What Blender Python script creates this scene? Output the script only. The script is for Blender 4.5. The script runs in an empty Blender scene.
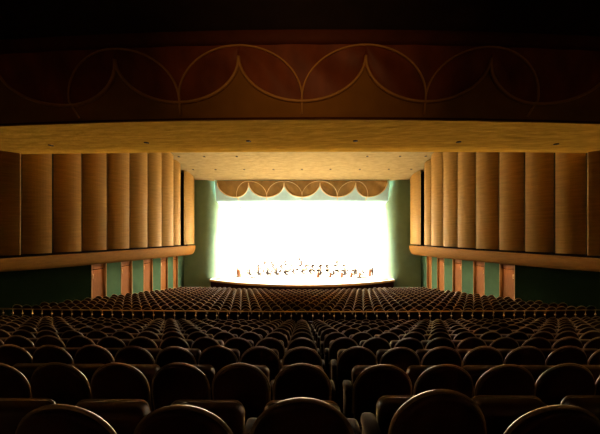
import bpy, bmesh, math, random
from mathutils import Vector, Matrix
random.seed(7)
C = bpy.context.scene.collection
PI = math.pi
EYE = 8.0           # eye height above the datum, metres
F = 280.0           # focal length in pixels of a 600 px wide frame
AX = 302.0          # where the hall's axis falls in the frame
HZ = 236.0          # horizon row

# ------------------------------------------------------------------ helpers
def tag(o, label=None, cat=None, group=None, kind=None):
    if label: o['label'] = label
    if cat: o['category'] = cat
    if group: o['group'] = group
    if kind: o['kind'] = kind
    return o

def thing(name, label, cat, loc=(0, 0, 0), rotz=0, group=None):
    o = bpy.data.objects.new(name, None)
    C.objects.link(o)
    o.location = loc
    o.rotation_euler = (0, 0, rotz)
    o.empty_display_size = .2
    return tag(o, label, cat, group)

def mesh_from(name, verts, faces, mat, smooth=True, mats=None, fm=None):
    me = bpy.data.meshes.new(name)
    me.from_pydata([tuple(v) for v in verts], [], faces)
    for m in (mats or [mat]):
        me.materials.append(m)
    if fm:
        me.polygons.foreach_set('material_index', fm)
    if smooth:
        me.polygons.foreach_set('use_smooth', [True] * len(me.polygons))
    me.update()
    return me

def obj(name, me, parent=None, loc=None, rotz=None):
    o = bpy.data.objects.new(name, me)
    C.objects.link(o)
    if parent: o.parent = parent
    if loc: o.location = loc
    if rotz is not None: o.rotation_euler = (0, 0, rotz)
    return o

class MB:
    """collects verts and faces for ONE mesh"""
    def __init__(s): s.v = []; s.f = []
    def add(s, v, f):
        b = len(s.v); s.v += [Vector(q) for q in v]
        s.f += [tuple(b + i for i in q) for q in f]
        return s
    def box(s, x0, x1, y0, y1, z0, z1):
        v = [(x, y, z) for z in (z0, z1) for y in (y0, y1) for x in (x0, x1)]
        return s.add(v, [(0, 2, 3, 1), (4, 5, 7, 6), (0, 1, 5, 4), (1, 3, 7, 5), (3, 2, 6, 7), (2, 0, 4, 6)])
    def rbox(s, x0, x1, y0, y1, z0, z1, b=.01, seg=2):
        bm = bmesh.new()
        bmesh.ops.create_cube(bm, size=1)
        for q in bm.verts:
            q.co = ((x0 + x1) / 2 + q.co.x * (x1 - x0), (y0 + y1) / 2 + q.co.y * (y1 - y0), (z0 + z1) / 2 + q.co.z * (z1 - z0))
        bmesh.ops.bevel(bm, geom=bm.edges[:], offset=b, segments=seg, profile=.5, affect='EDGES')
        bm.verts.index_update()
        s.add([q.co.copy() for q in bm.verts], [[q.index for q in f.verts] for f in bm.faces])
        bm.free(); return s
    def tube(s, pts, r, n=8, caps=True, flat=1.0, up=None):
        pts = [Vector(p) for p in pts]; rings = []
        m = len(pts)
        rr = r if isinstance(r, (list, tuple)) else [r] * m
        prev = None
        for i, p in enumerate(pts):
            t = (pts[min(i + 1, m - 1)] - pts[max(i - 1, 0)]).normalized()
            a = Vector(up) if up is not None else (prev if prev is not None else (Vector((0, 0, 1)) if abs(t.z) < .9 else Vector((1, 0, 0))))
            u = (a - t * a.dot(t)).normalized(); w = t.cross(u); prev = u
            rings.append([p + (u * math.cos(k * 2 * PI / n) * flat + w * math.sin(k * 2 * PI / n)) * rr[i] for k in range(n)])
        v = [q for R in rings for q in R]
        f = [(i * n + k, i * n + (k + 1) % n, (i + 1) * n + (k + 1) % n, (i + 1) * n + k) for i in range(m - 1) for k in range(n)]
        if caps: f += [tuple(range(n))[::-1], tuple((m - 1) * n + k for k in range(n))]
        return s.add(v, f)
    def lathe(s, prof, n=16, c=(0, 0, 0)):
        v = [(c[0] + r * math.cos(k * 2 * PI / n), c[1] + r * math.sin(k * 2 * PI / n), c[2] + z) for r, z in prof for k in range(n)]
        m = len(prof)
        f = [(i * n + k, i * n + (k + 1) % n, (i + 1) * n + (k + 1) % n, (i + 1) * n + k) for i in range(m - 1) for k in range(n)]
        f += [tuple(range(n))[::-1], tuple((m - 1) * n + k for k in range(n))]
        return s.add(v, f)
    def ball(s, c, r, n=8, m=6, sc=(1, 1, 1)):
        v = [(c[0], c[1], c[2] - r * sc[2])]
        for i in range(1, m):
            a = -PI / 2 + PI * i / m
            v += [(c[0] + r * sc[0] * math.cos(a) * math.cos(k * 2 * PI / n), c[1] + r * sc[1] * math.cos(a) * math.sin(k * 2 * PI / n), c[2] + r * sc[2] * math.sin(a)) for k in range(n)]
        v.append((c[0], c[1], c[2] + r * sc[2]))
        f = [(0, 1 + (k + 1) % n, 1 + k) for k in range(n)]
        for i in range(m - 2):
            f += [(1 + i * n + k, 1 + i * n + (k + 1) % n, 1 + (i + 1) * n + (k + 1) % n, 1 + (i + 1) * n + k) for k in range(n)]
        t = len(v) - 1
        f += [(t, 1 + (m - 2) * n + k, 1 + (m - 2) * n + (k + 1) % n) for k in range(n)]
        return s.add(v, f)
    def grid(s, rows, flip=False):
        """rows: list of equal-length point lists"""
        m, n = len(rows), len(rows[0])
        f = [(i * n + k, i * n + k + 1, (i + 1) * n + k + 1, (i + 1) * n + k) for i in range(m - 1) for k in range(n - 1)]
        if flip: f = [q[::-1] for q in f]
        return s.add([p for r in rows for p in r], f)
    def mesh(s, name, mat, smooth=True): return mesh_from(name, s.v, s.f, mat, smooth)
    def build(s, name, mat, parent=None, smooth=True):
        return obj(name, s.mesh(name, mat, smooth), parent)

def slab(outline, th, rnd, seg, place):
    """a padded slab: a 2D outline (x, z), thickness th, edges rounded by rnd; place(x, off, z) -> point"""
    n = len(outline)
    P = [Vector((a, b)) for a, b in outline]
    nrm = []
    for i in range(n):
        t = (P[(i + 1) % n] - P[i - 1]).normalized()
        nrm.append(Vector((t.y, -t.x)))
    rings = []
    half = th / 2
    for sgn in (-1, 1):
        rg = range(seg + 1) if sgn < 0 else range(seg, -1, -1)
        for k in rg:
            a = PI / 2 * k / seg
            inset = rnd * (1 - math.sin(a)); off = sgn * (half - rnd * (1 - math.cos(a)))
            rings.append([place(P[i].x - nrm[i].x * inset, off, P[i].y - nrm[i].y * inset) for i in range(n)])
    v = [q for R in rings for q in R]
    m = len(rings)
    f = [(i * n + k, (i + 1) * n + k, (i + 1) * n + (k + 1) % n, i * n + (k + 1) % n) for i in range(m - 1) for k in range(n)]
    f += [tuple(range(n)), tuple((m - 1) * n + k for k in range(n))[::-1]]
    return v, f

# ------------------------------------------------------------------ materials
def mat(name, col, rough=.6, metal=0, spec=.5, sheen=0, sheen_tint=(1, 1, 1), noise=None, bump=None, stretch=(1, 1, 1), var=.25):
    m = bpy.data.materials.new(name); m.use_nodes = True
    nt = m.node_tree; b = nt.nodes['Principled BSDF']
    b.inputs['Base Color'].default_value = (*col, 1)
    b.inputs['Roughness'].default_value = rough
    b.inputs['Metallic'].default_value = metal
    b.inputs['Specular IOR Level'].default_value = spec
    if sheen:
        b.inputs['Sheen Weight'].default_value = sheen
        b.inputs['Sheen Roughness'].default_value = .4
        b.inputs['Sheen Tint'].default_value = (*sheen_tint, 1)
    if noise or bump:
        tc = nt.nodes.new('ShaderNodeTexCoord'); mp = nt.nodes.new('ShaderNodeMapping')
        mp.inputs['Scale'].default_value = stretch
        nt.links.new(tc.outputs['Object'], mp.inputs['Vector'])
        if noise:
            n = nt.nodes.new('ShaderNodeTexNoise'); n.inputs['Scale'].default_value = noise; n.inputs['Detail'].default_value = 5
            nt.links.new(mp.outputs['Vector'], n.inputs['Vector'])
            r = nt.nodes.new('ShaderNodeValToRGB')
            r.color_ramp.elements[0].position = .3; r.color_ramp.elements[1].position = .7
            r.color_ramp.elements[0].color = (*[c * (1 - var) for c in col], 1)
            r.color_ramp.elements[1].color = (*[min(1, c * (1 + var)) for c in col], 1)
            nt.links.new(n.outputs['Fac'], r.inputs['Fac']); nt.links.new(r.outputs['Color'], b.inputs['Base Color'])
        if bump:
            n2 = nt.nodes.new('ShaderNodeTexNoise'); n2.inputs['Scale'].default_value = bump[0]; n2.inputs['Detail'].default_value = 4
            nt.links.new(mp.outputs['Vector'], n2.inputs['Vector'])
            bp = nt.nodes.new('ShaderNodeBump'); bp.inputs['Strength'].default_value = bump[1]; bp.inputs['Distance'].default_value = bump[2]
            nt.links.new(n2.outputs['Fac'], bp.inputs['Height']); nt.links.new(bp.outputs['Normal'], b.inputs['Normal'])
    return m

M = dict(
    soffit=mat('soffit_plaster', (.44, .23, .027), 1, spec=0, noise=2.2, bump=(1.6, .35, .25), stretch=(.6, 1.4, 1), var=.16),
    ceiling=mat('sprayed_plaster', (0.2808, 0.2067, 0.0897), 1, spec=0, noise=2.2, bump=(1.6, .35, .25), stretch=(.6, 1.4, 1), var=.14),
    dark_ceiling=mat('dark_plaster', (.03, .015, .008), .9, noise=1.5),
    panel_wood=mat('panel_wood', (0.3000, 0.1650, 0.0360), .6, spec=.12, noise=3, stretch=(.35, .35, 5), var=.16),
    ledge_wood=mat('ledge_wood', (.155, .066, .008), .75, spec=.05, noise=3, stretch=(.5, .5, 4), var=.12),
    door_wood=mat('door_wood', (.20, .070, .014), .6, spec=.08, noise=4, stretch=(5, 5, .5), var=.2),
    jamb_wood=mat('jamb_wood', (.34, .17, .055), .6, spec=.1, noise=4, stretch=(4, 4, .4), var=.15),
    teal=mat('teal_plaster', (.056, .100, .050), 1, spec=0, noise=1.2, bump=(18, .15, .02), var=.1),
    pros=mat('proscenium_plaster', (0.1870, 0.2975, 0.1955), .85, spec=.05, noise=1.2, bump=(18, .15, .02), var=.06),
    green_cloth=mat('green_wall_cloth', (.0040, .0070, .0025), 1, spec=0, noise=30, var=.2),  # same wall as teal, darkened to paint in the light falloff
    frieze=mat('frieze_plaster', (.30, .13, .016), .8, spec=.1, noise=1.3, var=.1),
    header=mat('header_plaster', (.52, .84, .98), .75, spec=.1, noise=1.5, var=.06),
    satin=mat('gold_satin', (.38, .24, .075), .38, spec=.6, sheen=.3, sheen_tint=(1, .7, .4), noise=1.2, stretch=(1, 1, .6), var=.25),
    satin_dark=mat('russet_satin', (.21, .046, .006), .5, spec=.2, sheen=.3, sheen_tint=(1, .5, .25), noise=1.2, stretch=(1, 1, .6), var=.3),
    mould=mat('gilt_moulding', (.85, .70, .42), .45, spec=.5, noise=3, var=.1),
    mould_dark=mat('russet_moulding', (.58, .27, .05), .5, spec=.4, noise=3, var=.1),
    cornice=mat('cornice_paint', (.10, .026, .007), .7, spec=.1, noise=2, var=.12),
    shell=mat('shell_panel', (.88, .79, .65), .7, noise=2, var=.04),
    stage_floor=mat('stage_boards', (.85, .75, .60), .5, noise=3, stretch=(6, .5, 1), var=.08),
    lip=mat('stage_lip_wood', (.60, .38, .12), .5, noise=3, stretch=(.6, 4, 4), var=.15),
    velvet=mat('brown_velvet', (.046, .012, .005), .52, spec=.45, sheen=.55, sheen_tint=(1, .62, .25), noise=14, var=.2),
    piping=mat('tan_piping', (.55, .36, .16), .30, spec=.8, sheen=.4, sheen_tint=(1, .75, .4), noise=40, var=.2),  # stage light on the velvet edges, made as a pale glossy tube
    armpad=mat('arm_velvet', (.030, .011, .005), .8, spec=.1, sheen=.25, sheen_tint=(1, .62, .25), noise=14, var=.2),
    iron=mat('seat_iron', (.02, .010, .007), .6, spec=.3, noise=9),
    carpet=mat('carpet', (.035, .011, .007), .95, spec=.1, noise=20, var=.3),
    rear=mat('rear_wall_paint', (.05, .025, .012), .9, noise=2),
    brass=mat('brass', (.75, .48, .18), .28, metal=1, noise=8, var=.08),
    rail_wood=mat('rail_wood', (.05, .018, .007), .7, spec=.1, noise=5),
    black=mat('black_paint', (.010, .006, .003), .95, spec=.03, noise=5),
    suit=mat('dark_suit', (.022, .010, .005), .75, noise=9, var=.3),
    pale_jacket=mat('pale_jacket', (.60, .52, .42), .8, noise=9, var=.05),  # white shirt fronts, and rear players' suits bleached by stage light
    skin=mat('skin', (.45, .22, .12), .6, noise=6, var=.05),
    hair=mat('brown_hair', (.030, .014, .006), .6, noise=20, var=.4),
    hair_fair=mat('fair_hair', (.16, .085, .03), .6, noise=20, var=.3),
    varnish=mat('varnished_spruce', (.14, .045, .012), .3, noise=6, var=.2),
    chair_black=mat('chair_black', (.03, .02, .013), .6, noise=8),
    steel=mat('steel', (.35, .33, .30), .35, metal=.9, noise=9),
    bar=mat('floor_bar', (.016, .009, .005), .6, noise=6),
    lens_glass=mat('lamp_recess', (.010, .006, .004), .6, noise=5),
)

# ------------------------------------------------------------------ camera
cam_d = bpy.data.cameras.new('camera'); cam = bpy.data.objects.new('camera', cam_d); C.objects.link(cam)
cam_d.sensor_width = 36; cam_d.sensor_fit = 'HORIZONTAL'; cam_d.lens = F / 600 * 36
cam_d.shift_y = (HZ - 217) / 600
cam_d.clip_start = .05; cam_d.clip_end = 200
cam.location = (0, 0, EYE)
cam.rotation_euler = (PI / 2, 0, math.atan((AX - 300) / F))
bpy.context.scene.camera = cam

# ------------------------------------------------------------------ plan of the hall
def ledge_x(d):                      # half width of the hall at the ledge's nose
    e = min(27.5, max(0, 37 - d))
    return 14.05 + .004 * e * e
def up_x(d): return ledge_x(d) + .55
def low_x(d): return ledge_x(d) + 2.05
def depth_at(px, fx):                # where a line of sight at column offset px meets the plan curve fx
    a, b = 8.0, 45.0
    for _ in range(60):
        m = (a + b) / 2
        if px / F * m < fx(m): a = m
        else: b = m
    return a
def ceil_h(d): return 9.2 - .2286 * (d - 31)    # stage-side ceiling, above eye
RC = 160.0
def sag(x): return RC - math.sqrt(max(RC * RC - min(abs(x), 21) ** 2, 1))   # rows curve: their ends reach towards the stage
PITCH, SEATW = 1.1, .53
NREAR = 11
REAR_U = [1.15] + [1.22 + PITCH * n for n in range(1, NREAR)]
REAR_Z = [EYE - (.69 if n == 0 else 1.08 + .286 * (n - 1)) - .88 for n in range(NREAR)]
AISLE_Z = REAR_Z[-1] - .14
NFRONT = 14
FSC = 1.17                          # the front block has broader seats, set further apart
FPITCH = 1.45
FRONT_U = [15.4 + FPITCH * n for n in range(NFRONT)]
FRONT_Z = [EYE - 4.04 - .87 * FSC - .178 * n for n in range(NFRONT)]
STAGE_Z = EYE - 5.84
PRO = 38.0                          # proscenium wall plane

# ------------------------------------------------------------------ floor: curved steps
xs = [i * .75 - 21 for i in range(57)]
steps = [(-4.0, REAR_Z[0] + .275)]
steps.append((REAR_U[0] - .35, REAR_Z[0]))
for n in range(1, NREAR): steps.append((REAR_U[n] - .35, REAR_Z[n]))
steps.append((REAR_U[-1] + .85, AISLE_Z))
for n in range(NFRONT): steps.append((FRONT_U[n] - .35, FRONT_Z[n]))
rows = []
for i, (u, z) in enumerate(steps):
    un = steps[i + 1][0] if i + 1 < len(steps) else 52
    rows.append([(x, u + sag(x), z) for x in xs]); rows.append([(x, un + sag(x), z) for x in xs])
fl = MB().grid(rows).build('floor', M['carpet'], smooth=False)
tag(fl, kind='structure')

# ------------------------------------------------------------------ theatre seats
def seat_back(hi=True):
    n = 14 if hi else 8
    o = [(-.225, .27), (.225, .27), (.24, .42)] + [(.242 * math.cos(a), .62 + .245 * math.sin(a)) for a in [PI * k / n for k in range(n + 1)]] + [(-.24, .42)]
    return slab(o, .055, .024, 3 if hi else 2, lambda x, off, z: (x, off + .04 + (.88 - z) * .20 + .24 * x * x, z))
def seat_cushion(hi=True):
    r, k = .06, (4 if hi else 2)
    o = []
    for cx, cz, a0 in ((.216 - r, .25 + r, -PI / 2), (.216 - r, .69 - r, 0), (-.216 + r, .69 - r, PI / 2), (-.216 + r, .25 + r, PI)):
        for j in range(k + 1):
            a = a0 + PI / 2 * j / k; o.append((cx + r * math.cos(a), cz + r * math.sin(a)))
    return slab(o, .13, .045, 3 if hi else 2, lambda x, off, z: (x, off + .345 + (z - .4) * .12, z))
def seat_arm(sx, hi=True):
    m = MB(); x = sx * SEATW / 2
    m.rbox(x - .042, x + .042, .20, .40, .50, .575, .026, 2 if hi else 1)
    return m
def seat_standard(sx, hi=True):
    m = MB(); x = sx * SEATW / 2
    m.rbox(x - .036, x + .036, .205, .385, 0.0, .52, .015, 1)
    return m
v, f = seat_back(); ME_BACK = mesh_from('backrest', v, f, M['velvet'])
v, f = seat_cushion(); ME_CUSH = mesh_from('seat_cushion', v, f, M['velvet'])
def back_pt(x, z, dy=0): return (x, dy + .04 + (.88 - z) * .20 + .24 * x * x, z)
ME_PIPE = MB().tube([back_pt(sx * .246, z, .006) for sx, z in ((1, .40), (1, .50))] + [back_pt(.248 * math.cos(PI * k / 20), .62 + .251 * math.sin(PI * k / 20), .008) for k in range(21)] +
                    [back_pt(-.246, z, .008) for z in (.50, .40)], .0095, 6).mesh('piping', M['piping'])
ME_PIPE_C = MB().tube([(x, .345 + (z - .4) * .12 + .03, z) for x, z in [(.208, .5), (.208, .64)] + [(.152 + .056 * math.cos(a), .634 + .06 * math.sin(a)) for a in (.4, .8, 1.2, 1.57)] +
                      [(-.152 - .056 * math.cos(a), .634 + .06 * math.sin(a)) for a in (1.57, 1.2, .8, .4)] + [(-.208, .64), (-.208, .5)]], .0065, 6).mesh('piping', M['piping'])
ME_ARM = {s: seat_arm(s).mesh('armrest', M['armpad']) for s in (-1, 1)}
ME_STD = {s: seat_standard(s).mesh('side_standard', M['armpad']) for s in (-1, 1)}

GAP = .165
def seat_x(c, row):                  # c: 0 is the column on the axis, negative to its left, 1.. right of the gap
    return c * SEATW + (0 if c <= 0 else GAP - (.06 if row == 0 else 0))
def seat_pose(x, u, jit=0):
    s = sag(x); a = math.asin(max(-1, min(1, x / RC)))
    return (x, u + s), a
ORD = 'nearest second third fourth fifth sixth seventh eighth ninth tenth eleventh'.split()
NUM = ('first second third fourth fifth sixth seventh eighth ninth tenth eleventh twelfth thirteenth fourteenth fifteenth sixteenth '
       'seventeenth eighteenth nineteenth twentieth twenty-first twenty-second twenty-third twenty-fourth twenty-fifth twenty-sixth '
       'twenty-seventh twenty-eighth twenty-ninth thirtieth').split()
far_seats = []                       # (x, y, z, rot, arms)
cand = []
for n in range(NREAR):
    for c in range(-34, 35):
        x = seat_x(c, n)
        (px, py), a = seat_pose(x, REAR_U[n] + (.05 if n == 0 and c > 0 else 0))
        if abs(px) > ledge_x(py) - .6 or abs(px) > 17: continue
        vis = abs(px) - .25 < 300 / F * (py + .38)
        cand.append((n, c, px, py, a, vis))
inview = [q for q in cand if q[5]]
inview.sort(key=lambda q: q[3])
keep = set((q[0], q[1]) for q in inview[:300])
first = None
for n, c, px, py, a, vis in cand:
    arms = (-1, 1) if c == 1 else ((1,) if c > 0 else ((-1, 1) if c == 0 else (-1,)))
    tilt = random.uniform(-.035, .035)
    lift = 0
    if n == 0 and c == 1: lift, tilt = .03, .03
    elif n == 0 and c > 1: tilt = .0
    if (n, c) not in keep:
        if abs(px) < 300 / F * py + 3.5: far_seats.append((px, py, REAR_Z[n], -a, arms, 1.0))
        continue
    side = (NUM[-c] + ' left') if c <= 0 else (NUM[c - 1] + ' right')
    rowname = ('nearest' if n == 0 else ORD[n] + ' nearest')
    t = thing('theatre_seat', 'dark velvet theatre seat in the %s row, %s of the narrow gap' % (rowname, side), 'theatre seat',
              (px, py, REAR_Z[n]), -a, 'theatre seats in the rear block')
    b = obj('backrest', ME_BACK, t); b.rotation_euler = (-tilt * .6, 0, 0)
    if n == 0: b.scale = (.90 if c == 1 else .94, 1, .955 if c < 0 else (1 if c < 2 else .93))
    obj('piping', ME_PIPE, b)
    cu = obj('seat_cushion', ME_CUSH, t, (0, 0, -.045) if n == 0 else None); obj('piping', ME_PIPE_C, cu)
    for s in arms:
        obj('armrest', ME_ARM[s], t); obj('side_standard', ME_STD[s], t)

# the front block: the countless far seats, one mass
def apron_d(x): return 33.4 + 4.2 * min(1, (x / 12.4) ** 2)
for n in range(NFRONT):
    off = .5 * SEATW * FSC if n % 2 else 0
    for c in range(-30, 31):
        x = c * SEATW * FSC + off
        (px, py), a = seat_pose(x, FRONT_U[n])
        if abs(px) > ledge_x(py) + 1.2 or py > PRO - .9: continue
        if abs(px) < 12.9 and py > apron_d(px) - 1.0: continue
        far_seats.append((px, py, FRONT_Z[n], -a, (-1, 1) if c == -30 else (1,), FSC))
vb, fb = seat_back(False); vc, fc = seat_cushion(False)
lowarm = {s: (seat_arm(s, False), seat_standard(s, False)) for s in (-1, 1)}
V, Fa, FMI = [], [], []
PL = MB().tube([back_pt(.248 * math.cos(PI * k / 8), .62 + .251 * math.sin(PI * k / 8), .006) for k in range(9)], .018, 4)  # rim highlight again, thicker so the far glints carry
for (x, y, z, r, arms, k_) in far_seats:
    c_, s_ = math.cos(r), math.sin(r); tl = random.uniform(-.02, .02)
    def put(vs, fs, mi):
        b = len(V)
        for q in vs: V.append((x + (q[0] * c_ - (q[1] + tl) * s_) * k_, y + (q[0] * s_ + (q[1] + tl) * c_) * k_, z + q[2] * k_))
        for k in fs: Fa.append(tuple(b + i for i in k)); FMI.append(mi)
    put(vb, fb, 0); put(vc, fc, 0)
    put(PL.v, PL.f, 3)
    for s in arms:
        put(lowarm[s][0].v, lowarm[s][0].f, 1); put(lowarm[s][1].v, lowarm[s][1].f, 2)
ms = mesh_from('distant_seating', V, Fa, None, True, [M['velvet'], M['armpad'], M['armpad'], M['piping']], FMI)
tag(obj('distant_seating', ms), 'mass of small dark seats filling the floor between the brass rail and the stage', 'theatre seats', kind='stuff')

# ------------------------------------------------------------------ cross-aisle rail
RU = 13.85
rail_z = EYE - 75.6 * RU / F
rt = thing('aisle_rail', 'brass topped rail running across the cross aisle behind the front seats', 'railing', (0, RU, AISLE_Z))
def rp(x, z, dy=0): return (x, .6 * sag(x) + dy, z - AISLE_Z)
rx = [i * .5 - 16.5 for i in range(67)]
MB().tube([rp(x, rail_z) for x in rx], .032, 8).build('top_rail', M['brass'], rt)
pm = MB().grid([[rp(x, AISLE_Z, .0) for x in rx], [rp(x, rail_z - .50, .0) for x in rx], [rp(x, rail_z - .50, .05) for x in rx], [rp(x, AISLE_Z, .05) for x in rx]])
pm.build('rail_panel', M['rail_wood'], rt, smooth=False)
post = MB().tube([(0, 0, rail_z - .50), (0, 0, rail_z)], .008, 6)
post.ball((0, 0, rail_z - .22), .042, 10, 8)
pmesh = post.mesh('post', M['brass'])
for i in range(-30, 31):
    x = i * .53
    o = obj('post', pmesh, rt, (x, .6 * sag(x), -AISLE_Z))

# ------------------------------------------------------------------ stage, apron and proscenium
apx = [-12.4 + i * .62 for i in range(41)]
ap = [(x, apron_d(x)) for x in apx]
deck = MB()
deck.grid([[(x, d, STAGE_Z) for x, d in ap], [(x, 39.2, STAGE_Z) for x, d in ap]])
deck.box(-12.4, 12.4, 39.2, 52, STAGE_Z - .3, STAGE_Z)
so = deck.build('floor_stage', M['stage_floor'], smooth=False); tag(so, kind='structure')
lip = MB()
prof = [(.0, .0), (-.10, .0), (-.13, -.05), (-.13, -.26), (.12, -.30)]
lip.grid([[(x * (1 - o * .01), d + o, STAGE_Z + .012 + z) for x, d in ap] for o, z in prof], flip=True)
tag(lip.build('trim_1', M['lip'], smooth=False), 'curved golden wood lip along the front edge of the stage', kind='structure')

sf = MB().grid([[(x * .995, d + .10, STAGE_Z + z) for x, d in ap] for z in (-.29, -.7, -1.5)], flip=True)
tag(sf.build('wall_stage_front', M['carpet'], smooth=False), kind='structure')
JX = 11.75      # half opening
def pros(side):
    m = MB(); R = 1.5
    prof = [(low_x(PRO) + .6, PRO), (JX + R + .9, PRO)] + [(JX + R - R * math.sin(PI / 2 * k / 8), PRO + R - R * math.cos(PI / 2 * k / 8)) for k in range(9)] + [(JX + .05, PRO + 2.2)]
    rows = [[(side * x, d, z) for x, d in prof] for z in (0.4, 1.4, 3, 5, 7, 9, 11, 13, 15.0, EYE + 8.2)]
    m.grid(rows, flip=side > 0)
    return m
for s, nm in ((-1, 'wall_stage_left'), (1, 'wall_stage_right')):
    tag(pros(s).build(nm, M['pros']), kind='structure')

# ------------------------------------------------------------------ scalloped valances (near frieze and stage header share the design)
def valance(name, label, D0, Z0, lean, curve, w, halfx, tS, tC, tTop, tLeg, rm, mats, cornice, curl, hang, cr, en):
    """a leaning band: t runs up the face; five scallops of width w, cusps at +-.5w, +-1.5w, ends at +-2.38w"""
    root = thing(name, label, 'valance', (0, D0, Z0))
    sa, ca = math.sin(lean), math.cos(lean)
    def P(x, t, off=0):             # off: out of the face, towards the audience
        return (x, curve * x * x - t * sa - off * ca, t * ca - off * sa)
    X = [-halfx + 2 * halfx * i / 80 for i in range(81)]
    rowsF = [[P(x, t) for x in X] for t in (tTop + .3, tTop, tC, (tC + tS) / 2, tS, .3, .0)]
    base = [P(x, 0) for x in X]
    for k in range(1, 8):           # rolled lower edge
        a = (PI / 2 + lean) * k / 7
        rowsF.append([(p[0], p[1] + curl * (1 - math.cos(a)), p[2] - min(curl, .62) * math.sin(a)) for p in base])
    rowsF.append([(p[0], p[1] + curl + hang, p[2] - min(curl, .62)) for p in base])
    MB().grid(rowsF).build('backing_panel', mats['panel'], root)
    cusps = [-1.5 * w, -.5 * w, .5 * w, 1.5 * w]
    cross = [-cr * w, -w, 0, w, cr * w]
    ends = [-en * w] + cusps + [en * w]
    def tsc(x, k):
        c = cross[k]; e = ends[k] if x < c else ends[k + 1]
        q = min(1, abs((x - c) / (e - c)))
        return tC - (tC - tS) * math.sqrt(max(0, 1 - q * q))
    for k in range(5):
        x0, x1 = ends[k], ends[k + 1]
        th = [PI * i / 28 for i in range(29)]
        pts = [(cross[k] + (cross[k] - x0) * math.cos(a) * -1 if math.cos(a) > 0 else cross[k] + (x1 - cross[k]) * -math.cos(a)) for a in th]
        g = []
        for j in range(13):
            q = j / 12; row = []
            for x in pts:
                lo = tsc(x, k); t = lo + (tTop + .02 - lo) * q
                fold = .05 + .035 * rm / .05 * math.sin((x - x0) / w * 15 + q * 5.5 + k) * (.35 + .65 * (1 - abs(2 * q - 1)))
                row.append(P(x, t, max(.012, fold)))
            g.append(row)
        MB().grid(g, flip=True).build('swag_drape', mats['drape'], root)
        MB().tube([P(x, tsc(x, k), .07) for x in pts], rm, 8, flat=.7).build('scallop_moulding', mats['mould'], root)
    tSp = tS + .12
    for k in range(4):              # interlaced hoops, each centred on a cusp
        c = cusps[k]; l, r = cross[k], cross[k + 1]
        pts = [(l, tSp - (tSp - tLeg) * .5), ]
        fl_, fr_ = (.965 if k == 0 else 1), (.965 if k == 3 else 1)   # the outermost feet lean inwards
        pts = [P(l * fl_, tLeg, .085), P(l * (1 + fl_) / 2, (tLeg + tSp) / 2, .085)]
        for i in range(33):
            a = PI - PI * i / 32
            x = c + (c - l if math.cos(a) < 0 else r - c) * math.cos(a)
            pts.append(P(x, tSp + (tTop - .04 - tSp) * math.sin(a), .085))
        pts += [P(r * (1 + fr_) / 2, (tLeg + tSp) / 2, .085), P(r * fr_, tLeg, .085)]
        MB().tube(pts, rm * .62, 8, flat=.7).build('hoop_moulding', mats['mould'], root)
    if cornice:
        b = MB().grid([[P(x, t, o) for x in X] for t, o in ((tTop - .02, 0), (tTop - .02, .16), (tTop + .08, .22), (tTop + .34, .26), (tTop + .42, .2), (tTop + .42, -.3))], flip=True)
        b.build('cornice', mats['cornice'], root)
        b = MB().tube([P(x, .03, .05) for x in X], .035, 6)
        b.build('bottom_bead', mats['cornice'], root)
    return root
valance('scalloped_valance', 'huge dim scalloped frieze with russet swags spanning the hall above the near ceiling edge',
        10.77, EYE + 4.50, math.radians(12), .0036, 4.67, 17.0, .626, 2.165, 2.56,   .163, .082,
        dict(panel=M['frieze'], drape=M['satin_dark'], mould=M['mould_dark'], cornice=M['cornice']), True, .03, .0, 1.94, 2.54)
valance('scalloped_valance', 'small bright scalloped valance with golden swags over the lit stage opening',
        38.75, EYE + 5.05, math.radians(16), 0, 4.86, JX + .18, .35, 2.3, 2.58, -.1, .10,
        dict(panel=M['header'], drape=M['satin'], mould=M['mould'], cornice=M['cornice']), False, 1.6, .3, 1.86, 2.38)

# ------------------------------------------------------------------ ceilings
S0, S1 = 10.8, 15.7
def sof_h(d): return 4.52 + (4.72 - 4.52) * (d - S0) / (S1 - S0)
X = [-21 + i * .7 for i in range(61)]
cv, cv2 = .0036, .0012
nb = MB().grid([[(x, d + (cv + (cv2 - cv) * (d - S0) / (S1 - S0)) * x * x, EYE + sof_h(d)) for x in X] for d in (S0, 12.0, 13.2, 14.5, S1)] +
               [[(x, S1 + cv2 * x * x + .05, EYE + 4.75) for x in X], [(x, S1 + cv2 * x * x + .09, EYE + 4.82) for x in X], [(x, S1 + .09 + cv2 * x * x, EYE + 12.6) for x in X]])
tag(nb.build('ceiling_near_soffit', M['soffit']), kind='structure')
Xc = [-21 + i * 1.4 for i in range(31)]
tag(MB().grid([[(x, d, EYE + ceil_h(d)) for x in Xc] for d in (15.0, 20, 25, 30, 34, 36, PRO + .35)]).build('ceiling_stage_side', M['ceiling']), kind='structure')
tag(MB().grid([[(x, -4.2, EYE + 7.6) for x in Xc], [(x, 10.6 + .0036 * x * x, EYE + 7.32) for x in Xc]]).build('ceiling_rear', M['dark_ceiling']), kind='structure')

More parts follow.
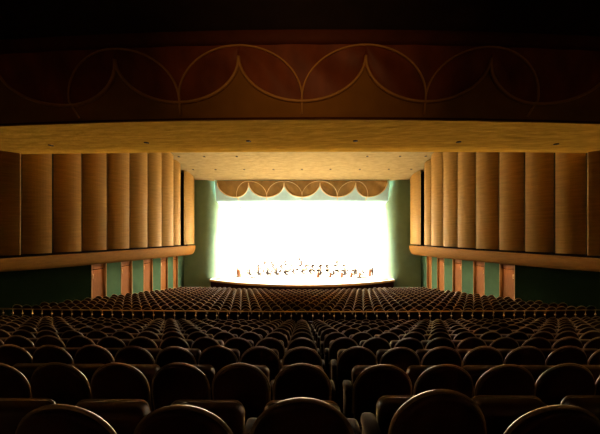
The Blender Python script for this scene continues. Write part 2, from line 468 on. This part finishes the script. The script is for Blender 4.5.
def downlight(x, y, z, tilt, label, r=.13, el=1.0):
    t = thing('recessed_downlight', label, 'ceiling light', (x, y, z), 0, 'recessed downlights in the plaster ceiling')
    t.rotation_euler = (tilt, 0, 0)
    ring = MB().lathe([(r * .78, -.002), (r * .80, -.022), (r, -.02), (r * 1.08, .0), (r * .78, .03)], 18)
    ring.build('trim_ring', M['rail_wood'], t)
    MB().lathe([(r * .79, -.012), (r * .5, -.008), (.01, -.006), (.01, .03), (r * .7, .03)], 18).build('dark_recess', M['lens_glass'], t)
ti = -math.atan(.2286)
for i, x in enumerate((-12.8, -7.7, -2.6, 2.6, 7.7, 12.8)):
    y = 13.6 + cv * x * x
    dd = 13.6
    downlight(x, y, EYE + sof_h(dd) - .012, math.atan(.0667), 'dark round downlight in the near ceiling strip, %s from the left wall' % NUM[i], .12)
for i, x in enumerate((-14.0, -11.1, -7.4, 7.4, 11.1, 14.0)):
    d = 31.75
    downlight(x, d, EYE + ceil_h(d) - .012, ti, 'small dark downlight in the bright ceiling, upper row, %s from the left' % NUM[i], .13)
for i, x in enumerate((-13.6, -10.8, -7.2, -3.55, 0, 3.55, 7.2, 10.8, 13.6)):
    d = 34.9 + .0 * abs(x)
    downlight(x, d, EYE + ceil_h(d) - .012, ti, 'small dark downlight in the bright ceiling, lower row, %s from the left' % NUM[i], .13)

# ------------------------------------------------------------------ side walls: upper wood panels, ledge, doors
bounds = [19.0, 51.0, 80.6, 106.0, 129.0, 147.2, 161.4, 173.4, 180.2]
D_b = [depth_at(AX - b, up_x) for b in bounds]
step0 = D_b[1] - D_b[0]
D_b = [D_b[0] - 2 * step0, D_b[0] - step0] + D_b
segs = list(zip(D_b[:-1], D_b[1:])) + [(depth_at(AX - 183.6, up_x), 37.95)]
doors_px = [(91, 104.8), (120.7, 131), (143.2, 151.7), (160.6, 167), (173.0, 177.2)]
D_d = [(depth_at(AX - a, low_x), depth_at(AX - b, low_x)) for a, b in doors_px]
def LBf(d): return 2.17 - .0030 * max(0, 23 - max(d, 11)) ** 2 + .021 * max(0, d - 21)      # ledge bottom and top, below eye
def LTf(d): return 1.20
WORDSIDE = {-1: 'left', 1: 'right'}
door_no = 0
for s in (-1, 1):
    sd = WORDSIDE[s]
    # backing wall above the ledge (dark recess the panels stand off) and plaster wall below with door recesses
    ds = [-4.2 + i * .8 for i in range(53)]
    up = MB().grid([[(s * (up_x(d) + .75), d, z) for d in ds] for z in (EYE - 1.75, EYE + 3, EYE + 13.2)], flip=s < 0)
    tag(up.build('wall_%s_upper' % sd, M['black']), kind='structure')
    low = MB()
    zt = EYE - 1.72
    zb = .6
    edges = []
    for a, b in D_d: edges += [a, b]
    edges = edges[1:]
    edges += [38.2]
    for i in range(0, len(edges), 2):
        a, b = edges[i], edges[i + 1]
        k = max(2, int((b - a) / .5) + 1)
        dd = [a + (b - a) * j / (k - 1) for j in range(k)]
        low.grid([[(s * low_x(d), d, z) for d in dd] for z in (zb, 2.5, 4.5, zt)], flip=s < 0)
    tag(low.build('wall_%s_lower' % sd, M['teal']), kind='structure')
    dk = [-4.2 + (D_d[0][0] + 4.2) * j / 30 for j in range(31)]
    tag(MB().grid([[(s * low_x(d), d, z) for d in dk] for z in (zb, 2.5, 4.5, zt)], flip=s < 0).build('wall_%s_lower_rear' % sd, M['green_cloth']), kind='structure')  # rear stretch of the wall, its falloff put into the colour
    for i, (a, b) in enumerate(D_d):
        door_no += 1
        rootd = bpy.data.objects.new('door_%d' % door_no, None); C.objects.link(rootd)
        md = (a + b) / 2; rootd.location = (s * low_x(md), md, zb)
        tag(rootd, '%s tall wood door from the stage end of the %s wall' % (NUM[len(D_d) - 1 - i], sd), kind='structure')
        L = rootd.location
        def q(x_in, d, z): return (s * (low_x(d) + x_in) - L.x, d - L.y, z - L.z)
        rec = .16
        ztr = EYE - LBf(md) - .55
        def leafmesh(d0, d1, z0, z1, xin, t=.05):
            pts = [q(xin, d0, z0), q(xin, d1, z0), q(xin, d1, z1), q(xin, d0, z1), q(xin + t, d0, z0), q(xin + t, d1, z0), q(xin + t, d1, z1), q(xin + t, d0, z1)]
            return pts, [(0, 1, 2, 3), (7, 6, 5, 4), (0, 4, 5, 1), (1, 5, 6, 2), (2, 6, 7, 3), (3, 7, 4, 0)]
        MB().add(*leafmesh(a, b, zb, ztr - .02, rec)).build('leaf', M['door_wood'], rootd, False)
        MB().add(*leafmesh(a, b, ztr + .03, zt, rec)).build('transom', M['door_wood'], rootd, False)
        jm = MB()
        for dq in (a, b):
            e = .07 if dq == b else -.07
            pts = [q(-.02, dq, zb), q(-.02, dq + e, zb), q(rec + .05, dq + e, zb), q(rec + .05, dq, zb)]
            pts += [(p[0], p[1], zt - L.z) for p in pts]
            jm.add(pts, [(0, 1, 2, 3), (7, 6, 5, 4), (0, 4, 5, 1), (1, 5, 6, 2), (2, 6, 7, 3), (3, 7, 4, 0)])
        jm.build('jamb', M['jamb_wood'], rootd, False)
        hd = a + (b - a) * .15
        hz = FRONT_Z[0] + .6
        hm = MB().tube([q(rec - .07, hd, hz + 1.0), q(rec - .07, hd, hz + 1.35)], .02, 8)
        hm.tube([q(rec + .01, hd, hz + 1.03), q(rec - .07, hd, hz + 1.03)], .014, 6).tube([q(rec + .01, hd, hz + 1.32), q(rec - .07, hd, hz + 1.32)], .014, 6)
        hm.build('pull_handle', M['brass'], rootd)
        # small recessed lamp in the head of the recess
        t = thing('door_lamp', 'small lamp in the head of the %s door recess from the stage, %s wall' % (NUM[len(D_d) - 1 - i], sd), 'ceiling light',
                  (s * (low_x(md) - .25), md, EYE - LBf(md) - .04), 0, 'lamps over the side doors')
        MB().lathe([(.05, -.03), (.075, -.03), (.08, .0), (.05, .03)], 14).build('trim_ring', M['brass'], t)
        ld = bpy.data.lights.new('door_lamp_light', 'SPOT'); ld.energy = 60 if s > 0 else 34; ld.color = (1, .62, .28); ld.spot_size = 2.2; ld.spot_blend = .8; ld.shadow_soft_size = .05
        lo = bpy.data.objects.new('door_lamp_light', ld); C.objects.link(lo); lo.parent = t; lo.location = (0, 0, -.06)
    # upper panels
    for i, (a, b) in enumerate(segs):
        g = .045
        a2, b2 = a + g, b - g
        last = i == len(segs) - 1
        md = (a2 + b2) / 2
        z0 = EYE - LTf(md) + .13
        ph = .10 + .26 * min(1, max(0, (36 - md) / 20)) + (.22 if md < 16.2 else 0)          # each panel is turned a little away from the stage
        ex = ph * (b2 - a2) * .5
        ka, kb = 1 + ex / up_x(a2), 1 - ex / up_x(b2)
        xa, xb, a2, b2 = up_x(a2) * ka, up_x(b2) * kb, a2 * ka, b2 * kb
        root = bpy.data.objects.new('acoustic_panel', None)
        C.objects.link(root)
        frm = len(segs) - 1 - i
        root.location = (s * up_x(md), md, z0)
        seen = i >= 1
        tag(root, 'tall bowed wood wall panel, %s from the stage on the %s wall' % (NUM[frm], sd), 'wall panel', 'bowed wood panels on the side walls')
        tx, ty = xb - xa, b2 - a2
        ln = math.hypot(tx, ty); nx, ny = ty / ln, -tx / ln
        front, back = [], []
        for k in range(11):
            qq = k / 10
            bow = .27 * (1 - (2 * qq - 1) ** 2) * min(1, ln / 2.5)
            x = xa + tx * qq - nx * bow; d = a2 + ty * qq - ny * bow
            front.append((x, d)); back.append((x + nx * .06, d + ny * .06))
        loop = front + back[::-1]
        def top(d): return EYE + (min(ceil_h(min(d, PRO)) - .03, 12.3) if md > 16.3 else sof_h(max(10.9, d - .7)) - .03)
        n = len(loop); vv = []; 
        zs = (0, .35, .7, 1)
        for zz in zs:
            vv += [(s * x - root.location.x, d - root.location.y, (z0 + (top(d) - z0) * zz) - z0) for x, d in loop]
        ff = [(r * n + k, r * n + (k + 1) % n, (r + 1) * n + (k + 1) % n, (r + 1) * n + k) for r in range(len(zs) - 1) for k in range(n)]
        ff += [tuple(range(n))[::-1], tuple((len(zs) - 1) * n + k for k in range(n))]
        if s > 0: ff = [q_[::-1] for q_ in ff]
        me = mesh_from('panel_face', vv, ff, M['panel_wood'], False)
        obj('panel_face', me, root)
        if not last:
            bt = MB().box(-.018, .018, -.018, .018, 0, top(b) - z0).build('edge_batten', M['mould_dark'], root, False)
            bt.location = (s * (xb + .09) - root.location.x, b2 + .05 - root.location.y, 0)
    # ledge
    rows = []
    ds2 = [-4.0 + i * .75 for i in range(54)] + [36.5, 36.9, 37.3, 37.6, 37.8, 37.9]
    for d in ds2:
        k = max(0, (d - 35.0) / 2.9); tip = max(0, (d - 36.0) / 1.9)
        lb = LBf(d) - .5 * k ** 3; LT = LTf(d)
        xin = ledge_x(d) + .55 * tip ** 3
        xo = low_x(d) + .02
        xu = up_x(d) + .45
        h = lb - LT
        lt = LT + .06 * k ** 3
        pr = [(xu, lt + .30), (xin + .20, lt + .30), (xin + .15, lt + .02), (xin + .09, lt), (xin + .02, lt + .04), (xin, lt + .12), (xin + .03, lt + h * .45), (xin + .13, lt + h * .75), (xin + .30, lt + h * .95), (xo - .28, lb), (xo + .4, lb)]
        rows.append([(s * x, d, EYE - z) for x, z in pr])
    m = MB().grid(rows, flip=s > 0)
    n = len(rows[0]); b0 = (len(rows) - 1) * n
    m.f.append(tuple(range(b0, b0 + n)))
    tag(m.build('trim_%d' % (2 if s < 0 else 3), M['ledge_wood']), 'long curved wood ledge with pointed tip along the %s wall' % sd, kind='structure')

# ------------------------------------------------------------------ rear of the hall, behind the camera
tag(MB().grid([[(-21, -4.2, z), (21, -4.2, z)] for z in (0, EYE + 13)], flip=True).build('wall_rear', M['rear'], smooth=False), kind='structure')

# ------------------------------------------------------------------ orchestra shell
shell = MB()
SB = 51.0
prof = [(-JX - 1.1, 39.2), (-JX - .9, 42), (-9.8, 47.5), (-8.6, SB), (8.6, SB), (9.8, 47.5), (JX + .9, 42), (JX + 1.1, 39.2)]
for (a, b) in zip(prof[:-1], prof[1:]):
    k = 4
    pts = [(a[0] + (b[0] - a[0]) * i / k, a[1] + (b[1] - a[1]) * i / k) for i in range(k + 1)]
    shell.grid([[(x, d, z) for x, d in pts] for z in (STAGE_Z - .2, 5, 9, EYE + 8.0)])
tag(shell.build('wall_orchestra_shell', M['shell'], smooth=False), kind='structure')
cl = MB().grid([[(-13, 39.3, EYE + 7.9), (13, 39.3, EYE + 7.9)], [(-13, 45, EYE + 7.3), (13, 45, EYE + 7.3)], [(-9.5, SB + .2, EYE + 5.2), (9.5, SB + .2, EYE + 5.2)]])
tag(cl.build('ceiling_orchestra_shell', M['shell'], smooth=False), kind='structure')
# risers
for i, (d0, dz) in enumerate(((43.0, .3), (44.8, .7), (46.6, 1.1), (48.4, 1.5))):
    w_ = 9.0 - .35 * i - (.25 if i == 3 else 0)
    tag(MB().rbox(-w_, w_, d0, SB - .1 if i == 3 else d0 + 1.79, STAGE_Z, STAGE_Z + dz, .02, 1).build('stage_riser', M['stage_floor'], smooth=False),
        'pale wide stage riser, %s step up behind the front players' % NUM[i], 'riser', 'stage risers')

# stage light banks: area lamps in housings
def stage_bank(x, y, z, w, h, energy, rx, label, col=(1, .96, .89)):
    t = thing('stage_light_bank', label, 'stage light', (x, y, z), 0, 'stage light banks')
    t.rotation_euler = (rx, 0, 0)
    MB().rbox(-w / 2 - .08, w / 2 + .08, -h / 2 - .08, h / 2 + .08, .02, .18, .02, 1).build('housing', M['shell'], t, False)
    ld = bpy.data.lights.new('stage_lamp', 'AREA'); ld.shape = 'RECTANGLE'; ld.size = w; ld.size_y = h; ld.energy = energy; ld.color = col
    lo = bpy.data.objects.new('stage_lamp', ld); C.objects.link(lo); lo.parent = t; lo.location = (0, 0, -.01)
SP = 1.4
stage_bank(0, 42.0, EYE + 7.0, 20, .9, 15000 * SP, math.radians(18), 'long bright stage light bank behind the valance')
stage_bank(0, 45.5, EYE + 6.4, 17, .9, 11000 * SP, 0, 'long bright stage light bank over the middle of the stage')

# overhead pipe and hanging microphones
t = thing('batten_pipe', 'thin pale horizontal pipe hung under the valance across the stage', 'pipe', (0, 41.25, EYE + 4.30))
MB().tube([(-8.9, 0, 0), (8.9, 0, 0)], .05, 8).build('pipe', M['bar'], t)
for x in (-9.0, 9.0):
    MB().rbox(x - .22, x + .22, -.12, .12, -.2, .08, .04).build('end_clamp', M['bar'], t)
    MB().tube([(x, 0, .05), (x, 0, 2.6)], .008, 6).build('hanger', M['steel'], t)
for x, lab in ((-4.9, 'left'), (5.3, 'right')):
    t = thing('hanging_microphone', 'tiny pale microphone hanging over the orchestra, %s one of two' % lab, 'microphone', (x, 41.5, EYE + 2.2), 0, 'hanging microphones')
    MB().ball((0, 0, 0), .1, 8, 6, (1, 1, 1.6)).build('capsule', M['mould'], t)
    MB().tube([(0, 0, .15), (0, 0, 4.9)], .006, 5).build('cable', M['steel'], t)

# ------------------------------------------------------------------ orchestra
def skin_mesh(name, verts, edges, radii, root=0):
    me = bpy.data.meshes.new(name + '_src')
    me.from_pydata(verts, edges, [])
    o = bpy.data.objects.new(name + '_src', me); C.objects.link(o)
    sk = o.modifiers.new('skin', 'SKIN'); sk.use_smooth_shade = True; sk.branch_smoothing = .4
    ss = o.modifiers.new('sub', 'SUBSURF'); ss.levels = 1; ss.render_levels = 1
    lay = me.skin_vertices[0].data
    for i, r in enumerate(radii):
        lay[i].radius = r if isinstance(r, tuple) else (r, r)
        lay[i].use_root = i == root
    bpy.context.view_layer.update()
    dg = bpy.context.evaluated_depsgraph_get()
    out = bpy.data.meshes.new_from_object(o.evaluated_get(dg))
    C.objects.unlink(o); bpy.data.objects.remove(o); bpy.data.meshes.remove(me)
    return out

def musician_meshes(pose, cloth):
    """seated player facing +y, floor at 0; hands placed for the pose; returns body and hair meshes"""
    V, E, R = [], [], []
    def a(p, r, to=None):
        V.append(p); R.append(r)
        if to is not None: E.append((to, len(V) - 1))
        return len(V) - 1
    seated = pose != 'stand'
    hz = .585 if seated else .95
    pel = a((0, 0, hz), (.16, .12))
    wai = a((0, .02, hz + .22), (.13, .10), pel)
    che = a((0, .03, hz + .42), (.16, .115), wai)
    nb_ = a((0, .03, hz + .54), .065, che)
    nk = a((0, .045, hz + .62), .052, nb_)
    hd = a((0, .06, hz + .72), (.072, .088), nk)
    a((0, .06, hz + .82), (.055, .075), hd)
    hands = {'violin': ((-.36, .34, hz + .52), (.20, .40, hz + .46)), 'cello': ((-.16, .36, hz + .44), (.24, .42, hz + .10)),
             'bass': ((-.20, .30, hz + .50), (.22, .34, hz + .02)), 'wind': ((-.07, .34, hz + .36), (.07, .36, hz + .28)),
             'stand': ((-.20, .30, hz + .50), (.22, .34, hz + .02))}[pose]
    fing = []
    for s, H in ((-1, hands[0]), (1, hands[1])):
        sh = a((s * .19, .03, hz + .47), .062, che)
        H = Vector(H); S = Vector(V[sh])
        mid = (S + H) / 2 + Vector((s * .10, -.06, -.13))
        el = a(tuple(mid), .046, sh)
        dr = (H - mid).normalized()
        wr = a(tuple(H - dr * .06), .030, el)
        pm_ = a(tuple(H), (.040, .022), wr)
        fing.append((H, dr))
        hp = a((s * .10, .03, hz - .01), .10, pel)
        if seated:
            kn = a((s * .14, .44, hz - .06), .066, hp)
            an = a((s * .15, .42, .10), .045, kn)
            a((s * .16, .56, .05), (.045, .035), an)
        else:
            kn = a((s * .11, .04, .50), .066, hp)
            an = a((s * .11, .0, .10), .044, kn)
            a((s * .12, .16, .05), (.045, .035), an)
    me = skin_mesh('body', V, E, R)
    bm = bmesh.new(); bm.from_mesh(me)
    # fingers and thumb, nose and ears
    def add(mb):
        vs = [bm.verts.new(q) for q in mb.v]
        for f_ in mb.f:
            try: bm.faces.new([vs[i] for i in f_])
            except ValueError: pass
    for H, dr in fing:
        side = dr.cross(Vector((0, 0, 1))).normalized(); dn = side.cross(dr)
        for k, ln in enumerate((.072, .082, .078, .06)):
            b0 = H + side * (k - 1.5) * .021 + dr * .02
            add(MB().tube([b0, b0 + dr * ln * .6, b0 + dr * ln * .85 + dn * ln * .35, b0 + dr * ln * .8 + dn * ln * .65], [.0095, .009, .008, .006], 5))
        b0 = H + side * -.036 - dr * .015
        add(MB().tube([b0, b0 - side * .03 + dr * .03, b0 - side * .03 + dr * .06 + dn * .02], [.011, .010, .008], 5))
    hc = Vector(V[hd])
    add(MB().tube([hc + Vector((0, .078, .055)), hc + Vector((0, .108, .018)), hc + Vector((0, .085, .008))], [.008, .015, .008], 6))
    for s in (-1, 1): add(MB().ball(hc + Vector((s * .080, -.01, .03)), .03, 6, 5, (.35, .7, 1)))
    eyes = [hc + Vector((s * .030, .082, .045)) for s in (-1, 1)]
    for e in eyes: add(MB().ball(e, .011, 6, 5))
    mouth = hc + Vector((0, .083, -.035))
    add(MB().ball(mouth, .010, 6, 5, (2.2, .8, .5)))
    bm.to_mesh(me); bm.free()
    me.materials.clear()
    me.materials.append(cloth); me.materials.append(M['skin']); me.materials.append(M['pale_jacket']); me.materials.append(M['hair'])
    fm = []
    for p in me.polygons:
        c = p.center; k = 0
        if c.z > hz + .57: k = 1
        elif c.z > hz + .34 and abs(c.x) < .035 and c.y > .10 : k = 2
        for H, dr in fing:
            if (c - H).length < .10 and (c - H).dot(dr) > -.035: k = 1
        if any((c - e).length < .0125 for e in eyes) or (c - mouth).length < .012: k = 3
        fm.append(k)
    me.polygons.foreach_set('material_index', fm)
    me.polygons.foreach_set('use_smooth', [True] * len(me.polygons))
    hm = MB()
    hm.ball(hc + Vector((0, -.015, .055)), .105, 12, 8, (.88, 1.0, 1.05))
    hm.v = [q if not (q.y > hc.y + .045 and q.z < hc.z + .09) else Vector((q.x, hc.y + .045, max(q.z, hc.z + .07))) for q in hm.v]
    return me, hm
def violin_mesh():
    b = MB()
    o = [(.0, -.17), (.08, -.155), (.10, -.10), (.065, -.02), (.062, .02), (.082, .08), (.07, .14), (.0, .165), (-.07, .14), (-.082, .08), (-.062, .02), (-.065, -.02), (-.10, -.10), (-.08, -.155)]
    b.add(*slab(o, .045, .012, 2, lambda x, off, z: (x, z, off)))
    return b
VIOLIN = violin_mesh().mesh('violin_body', M['varnish'])
vn = MB().rbox(-.012, .012, .16, .34, -.005, .02, .005, 1); vn.ball((0, .35, .005), .018, 6, 5)
VNECK = vn.mesh('neck', M['black'])
def big_fiddle(k):
    b = MB(); o = [(.0, .0), (.20, .03), (.235, .18), (.16, .36), (.155, .42), (.19, .58), (.14, .72), (.0, .76), (-.14, .72), (-.19, .58), (-.155, .42), (-.16, .36), (-.235, .18), (-.20, .03)]
    b.add(*slab([(x * k, z * k + .14 * k) for x, z in o], .16 * k, .03 * k, 2, lambda x, off, z: (x, off, z)))
    n = MB().rbox(-.02 * k, .02 * k, -.09 * k, -.05 * k, .55 * k, 1.28 * k, .008, 1); n.ball((0, -.07 * k, 1.3 * k), .03 * k, 6, 5)
    p = MB().tube([(0, 0, 0), (0, 0, .16 * k)], .008 * k, 6)
    return b.mesh('sound_box', M['varnish']), n.mesh('neck', M['black']), p.mesh('endpin', M['steel'])
CELLO, BASS = big_fiddle(1.0), big_fiddle(1.45)
WIND_T = MB().tube([(0, .06, -.28), (0, -.22, .40)], [.024, .014], 8).mesh('tube', M['varnish'])
WIND_B = MB().tube([(0, .06, -.28), (0, .08, -.34), (0, .09, -.38)], [.026, .035, .055], 10).mesh('bell', M['brass'])
chair_seat = MB().rbox(-.21, .21, -.20, .22, .43, .47, .015).mesh('seat', M['chair_black'])
chair_back = MB().rbox(-.20, .20, -.25, -.21, .60, .86, .015).mesh('backrest', M['chair_black'])
cl_ = {}
for sx in (-1, 1):
    cl_[(sx, 1)] = MB().tube([(sx * .19, .20, 0), (sx * .19, .19, .44)], .013, 6).mesh('leg', M['steel'])
    cl_[(sx, -1)] = MB().tube([(sx * .19, -.22, 0), (sx * .19, -.20, .44), (sx * .18, -.23, .84)], .013, 6).mesh('leg', M['steel'])
st_desk = MB().rbox(-.25, .25, -.012, .012, -.17, .17, .008, 1).mesh('desk', M['black'])
st_pole = MB().tube([(0, 0, .04), (0, 0, 1.02)], .012, 6).mesh('pole', M['black'])
sb = MB()
for k in range(3): sb.tube([(0, 0, .12), (.22 * math.cos(k * 2.094), .22 * math.sin(k * 2.094), .012)], .010, 5)
st_base = sb.mesh('tripod_base', M['black'])

BODY = {}
for pose in ('violin', 'cello', 'wind', 'stand'):
    for cn in ('suit', 'pale_jacket'):
        me, hm = musician_meshes(pose, M[cn])
        BODY[(pose, cn)] = (me, {h: hm.mesh('hair', M[h]) for h in ('hair', 'hair_fair')})

def inst(name, label, cat, group, pieces, Mx):
    t = thing(name, label, cat, (0, 0, 0), 0, group); t.matrix_world = Mx
    for nm, me in pieces: obj(nm, me, t)
    return t
FRONT_CH = NUM
def player(x, d, z, face, pose, cn, hair, label, group, stand_lab, stand=True):
    Rm = Matrix.Translation((x, d, z)) @ Matrix.Rotation(face, 4, 'Z')
    me, hm = BODY[(pose, cn)]
    p = thing('musician', label, 'person', (x, d, z), face, group)
    obj('body', me, p); obj('hair', hm[hair], p)
    if pose != 'stand':
        c = thing('orchestra_chair', 'dark orchestra chair under ' + stand_lab, 'chair', (x, d, z), face, 'orchestra chairs')
        obj('seat', chair_seat, c); obj('backrest', chair_back, c)
        for k, q in cl_.items(): obj('leg', q, c)
    if pose == 'violin':
        inst('violin', 'brown violin held by ' + stand_lab, 'violin', 'violins', [('sound_box', VIOLIN), ('neck', VNECK)],
             Rm @ Matrix.Translation((-.16, .22, 1.07)) @ Matrix.Rotation(math.radians(35), 4, 'Z') @ Matrix.Rotation(.15, 4, 'X'))
    elif pose == 'wind' and random.random() < .6:
        h_ = thing('wind_instrument', 'slim brown wind instrument held by ' + stand_lab, 'wind instrument', (0, 0, 0), 0, 'wind instruments'); h_.matrix_world = Rm @ Matrix.Translation((0, .36, .80))
        obj('tube', WIND_T, h_); obj('bell', WIND_B, h_)
    elif pose == 'cello':
        inst('cello', 'brown cello held by ' + stand_lab, 'cello', 'cellos', list(zip(('sound_box', 'neck', 'endpin'), CELLO)),
             Rm @ Matrix.Translation((.0, .66, .0)) @ Matrix.Rotation(math.radians(14), 4, 'X') @ Matrix.Rotation(PI, 4, 'Z'))
    elif pose == 'stand':
        inst('double_bass', 'large brown double bass held by ' + stand_lab, 'double bass', 'double basses', list(zip(('sound_box', 'neck', 'endpin'), BASS)),
             Rm @ Matrix.Translation((.05, .52, .0)) @ Matrix.Rotation(math.radians(8), 4, 'X') @ Matrix.Rotation(PI, 4, 'Z'))
    if stand:
        m_ = thing('music_stand', 'thin black music stand before ' + stand_lab, 'music stand', tuple(Rm @ Vector((.28, .95, 0))), face, 'music stands')
        dk = obj('desk', st_desk, m_); dk.location = (0, 0, 1.06); dk.rotation_euler = (-.6, 0, 0)
        obj('pole', st_pole, m_); obj('tripod_base', st_base, m_)

CD = (0.0, 36.0)                     # what the players turn to
def facing(x, d): return math.atan2(CD[1] - d, CD[0] - x) - PI / 2
fr = [(-9.2, 40.4, 'stand'), (-7.4, 40.2, 'violin'), (-6.1, 40.0, 'violin'), (-4.9, 40.2, 'violin'), (-3.6, 40.1, 'violin'), (-2.3, 40.4, 'violin'),
      (2.6, 40.2, 'cello'), (4.4, 40.2, 'cello'), (6.0, 40.1, 'cello'), (7.4, 40.4, 'cello'), (8.6, 40.5, 'cello'), (10.0, 40.6, 'stand')]
for i, (x, d, pose) in enumerate(fr):
    d -= 1.5; x *= .985
    lab = '%s dark-clothed front player from the left' % NUM[i]
    player(x, d, STAGE_Z, facing(x, d), pose, 'suit', 'hair', 'dark-clothed musician in the front row, %s from the left end' % NUM[i], 'front row musicians', lab, stand=pose != 'stand')
back_rows = [(40.2, 0.0, [-7.6, -6.3, -5.0, -3.7, -2.4, -1.2, 0, 1.2, 2.4, 3.7, 5.0, 6.3, 7.6], 'violin', 'row just behind the front players'),
             (43.9, .3, [-6.9, -5.6, -4.4, -3.2, -2.0, -.8, .5, 1.7, 2.9, 4.1, 5.4, 6.7], 'wind', 'players on the lowest riser'),
             (45.7, .7, [-6.2, -5.0, -3.8, -2.6, -1.4, -.2, 1.0, 2.2, 3.4, 4.6, 5.8], 'wind', 'players on the second riser'),
             (47.5, 1.1, [-5.4, -4.2, -3.0, -1.7, -.5, .8, 2.0, 3.2, 4.5, 5.7], 'wind', 'players on the third riser')]
for d0, dz, xs_, pose, where in back_rows:
    for i, x in enumerate(xs_):
        x += random.uniform(-.2, .2); d = d0 + random.uniform(-.12, .12)
        if dz == 0: d += .02 * x * x * -.3
        lab = '%s player from the left, %s' % (NUM[i], where)
        cn = 'pale_jacket' if random.random() < (.35 if dz == 0 else .6) else 'suit'  # the pale ones are suits painted as overexposed
        player(x, d, STAGE_Z + dz, facing(x, d) * .8, pose, cn, 'hair_fair' if random.random() < .4 else 'hair',
               '%s small seated musician from the left, %s' % (NUM[i], where), 'musicians behind the front row', lab, stand=dz < .5)

# low bars and humps on the stage floor
for i, (x0, x1, d) in enumerate(((-9.6, -8.2, 39.55), (-7.7, -6.5, 39.1), (-.3, .9, 39.3), (7.6, 9.2, 38.9))):
    t = thing('floor_bar', 'low dark bar lying on the stage floor before the players, %s from the left' % NUM[i], 'floor bar', ((x0 + x1) / 2, d, STAGE_Z), 0, 'low bars on the stage floor')
    w_ = (x1 - x0) / 2
    MB().rbox(-w_, w_, -.12, .12, .03, .15, .03).build('housing', M['bar'], t)
    for s in (-1, 1): MB().rbox(s * w_ * .8 - .05, s * w_ * .8 + .05, -.10, .10, 0, .04, .01, 1).build('foot', M['black'], t)
for s, sd in ((-1, 'left'), (1, 'right')):
    m = MB().ball((0, 0, 0), 1, 20, 10, (.72, .38, .30))
    m.v = [Vector((q.x, q.y, max(q.z, 0))) for q in m.v]
    o = m.build('footlight_hood', M['mould']); o.location = (s * 10.95, 37.6, STAGE_Z)
    tag(o, 'low pale rounded hood at the %s corner of the stage lip' % sd, 'footlight hood', 'stage lip hoods')

# ------------------------------------------------------------------ unseen lamps added at the back to brighten frieze and seat backs
for i, (x, e) in enumerate(((-9, 12), (0, 22), (9, 12))):
    t = thing('wall_sconce', 'dim warm wall lamp on the rear wall', 'wall lamp', (x, -4.05, EYE + 2.4), 0, 'rear wall lamps')
    MB().lathe([(.05, -.18), (.13, -.1), (.16, .1), (.10, .2)], 16, (0, 0.02, 0)).build('shade', M['jamb_wood'], t)
    MB().rbox(-.06, .06, -.15, .0, -.05, .05, .01).build('bracket', M['brass'], t)
    ld = bpy.data.lights.new('sconce_lamp', 'AREA'); ld.shape = 'RECTANGLE'; ld.size = 1.0; ld.size_y = .4; ld.spread = math.radians(44 if x == 0 else 150); ld.energy = e; ld.color = (1, .55, .22)
    lo = bpy.data.objects.new('sconce_lamp', ld); C.objects.link(lo); lo.parent = t; lo.location = (0, .3, .1); lo.rotation_euler = (math.radians(104), 0, 0)

# ------------------------------------------------------------------ world and colour
w = bpy.data.worlds.new('world'); bpy.context.scene.world = w; w.use_nodes = True
w.node_tree.nodes['Background'].inputs['Color'].default_value = (0, 0, 0, 1)
sc = bpy.context.scene
sc.view_settings.view_transform = 'Standard'; sc.view_settings.look = 'None'
sc.view_settings.gamma = 1; sc.view_settings.use_curve_mapping = False
sc.view_settings.exposure = 0
try:
    sc.cycles.use_denoising = True
    sc.cycles.diffuse_bounces = 5; sc.cycles.max_bounces = 8
    sc.cycles.sample_clamp_indirect = 20
except Exception: pass
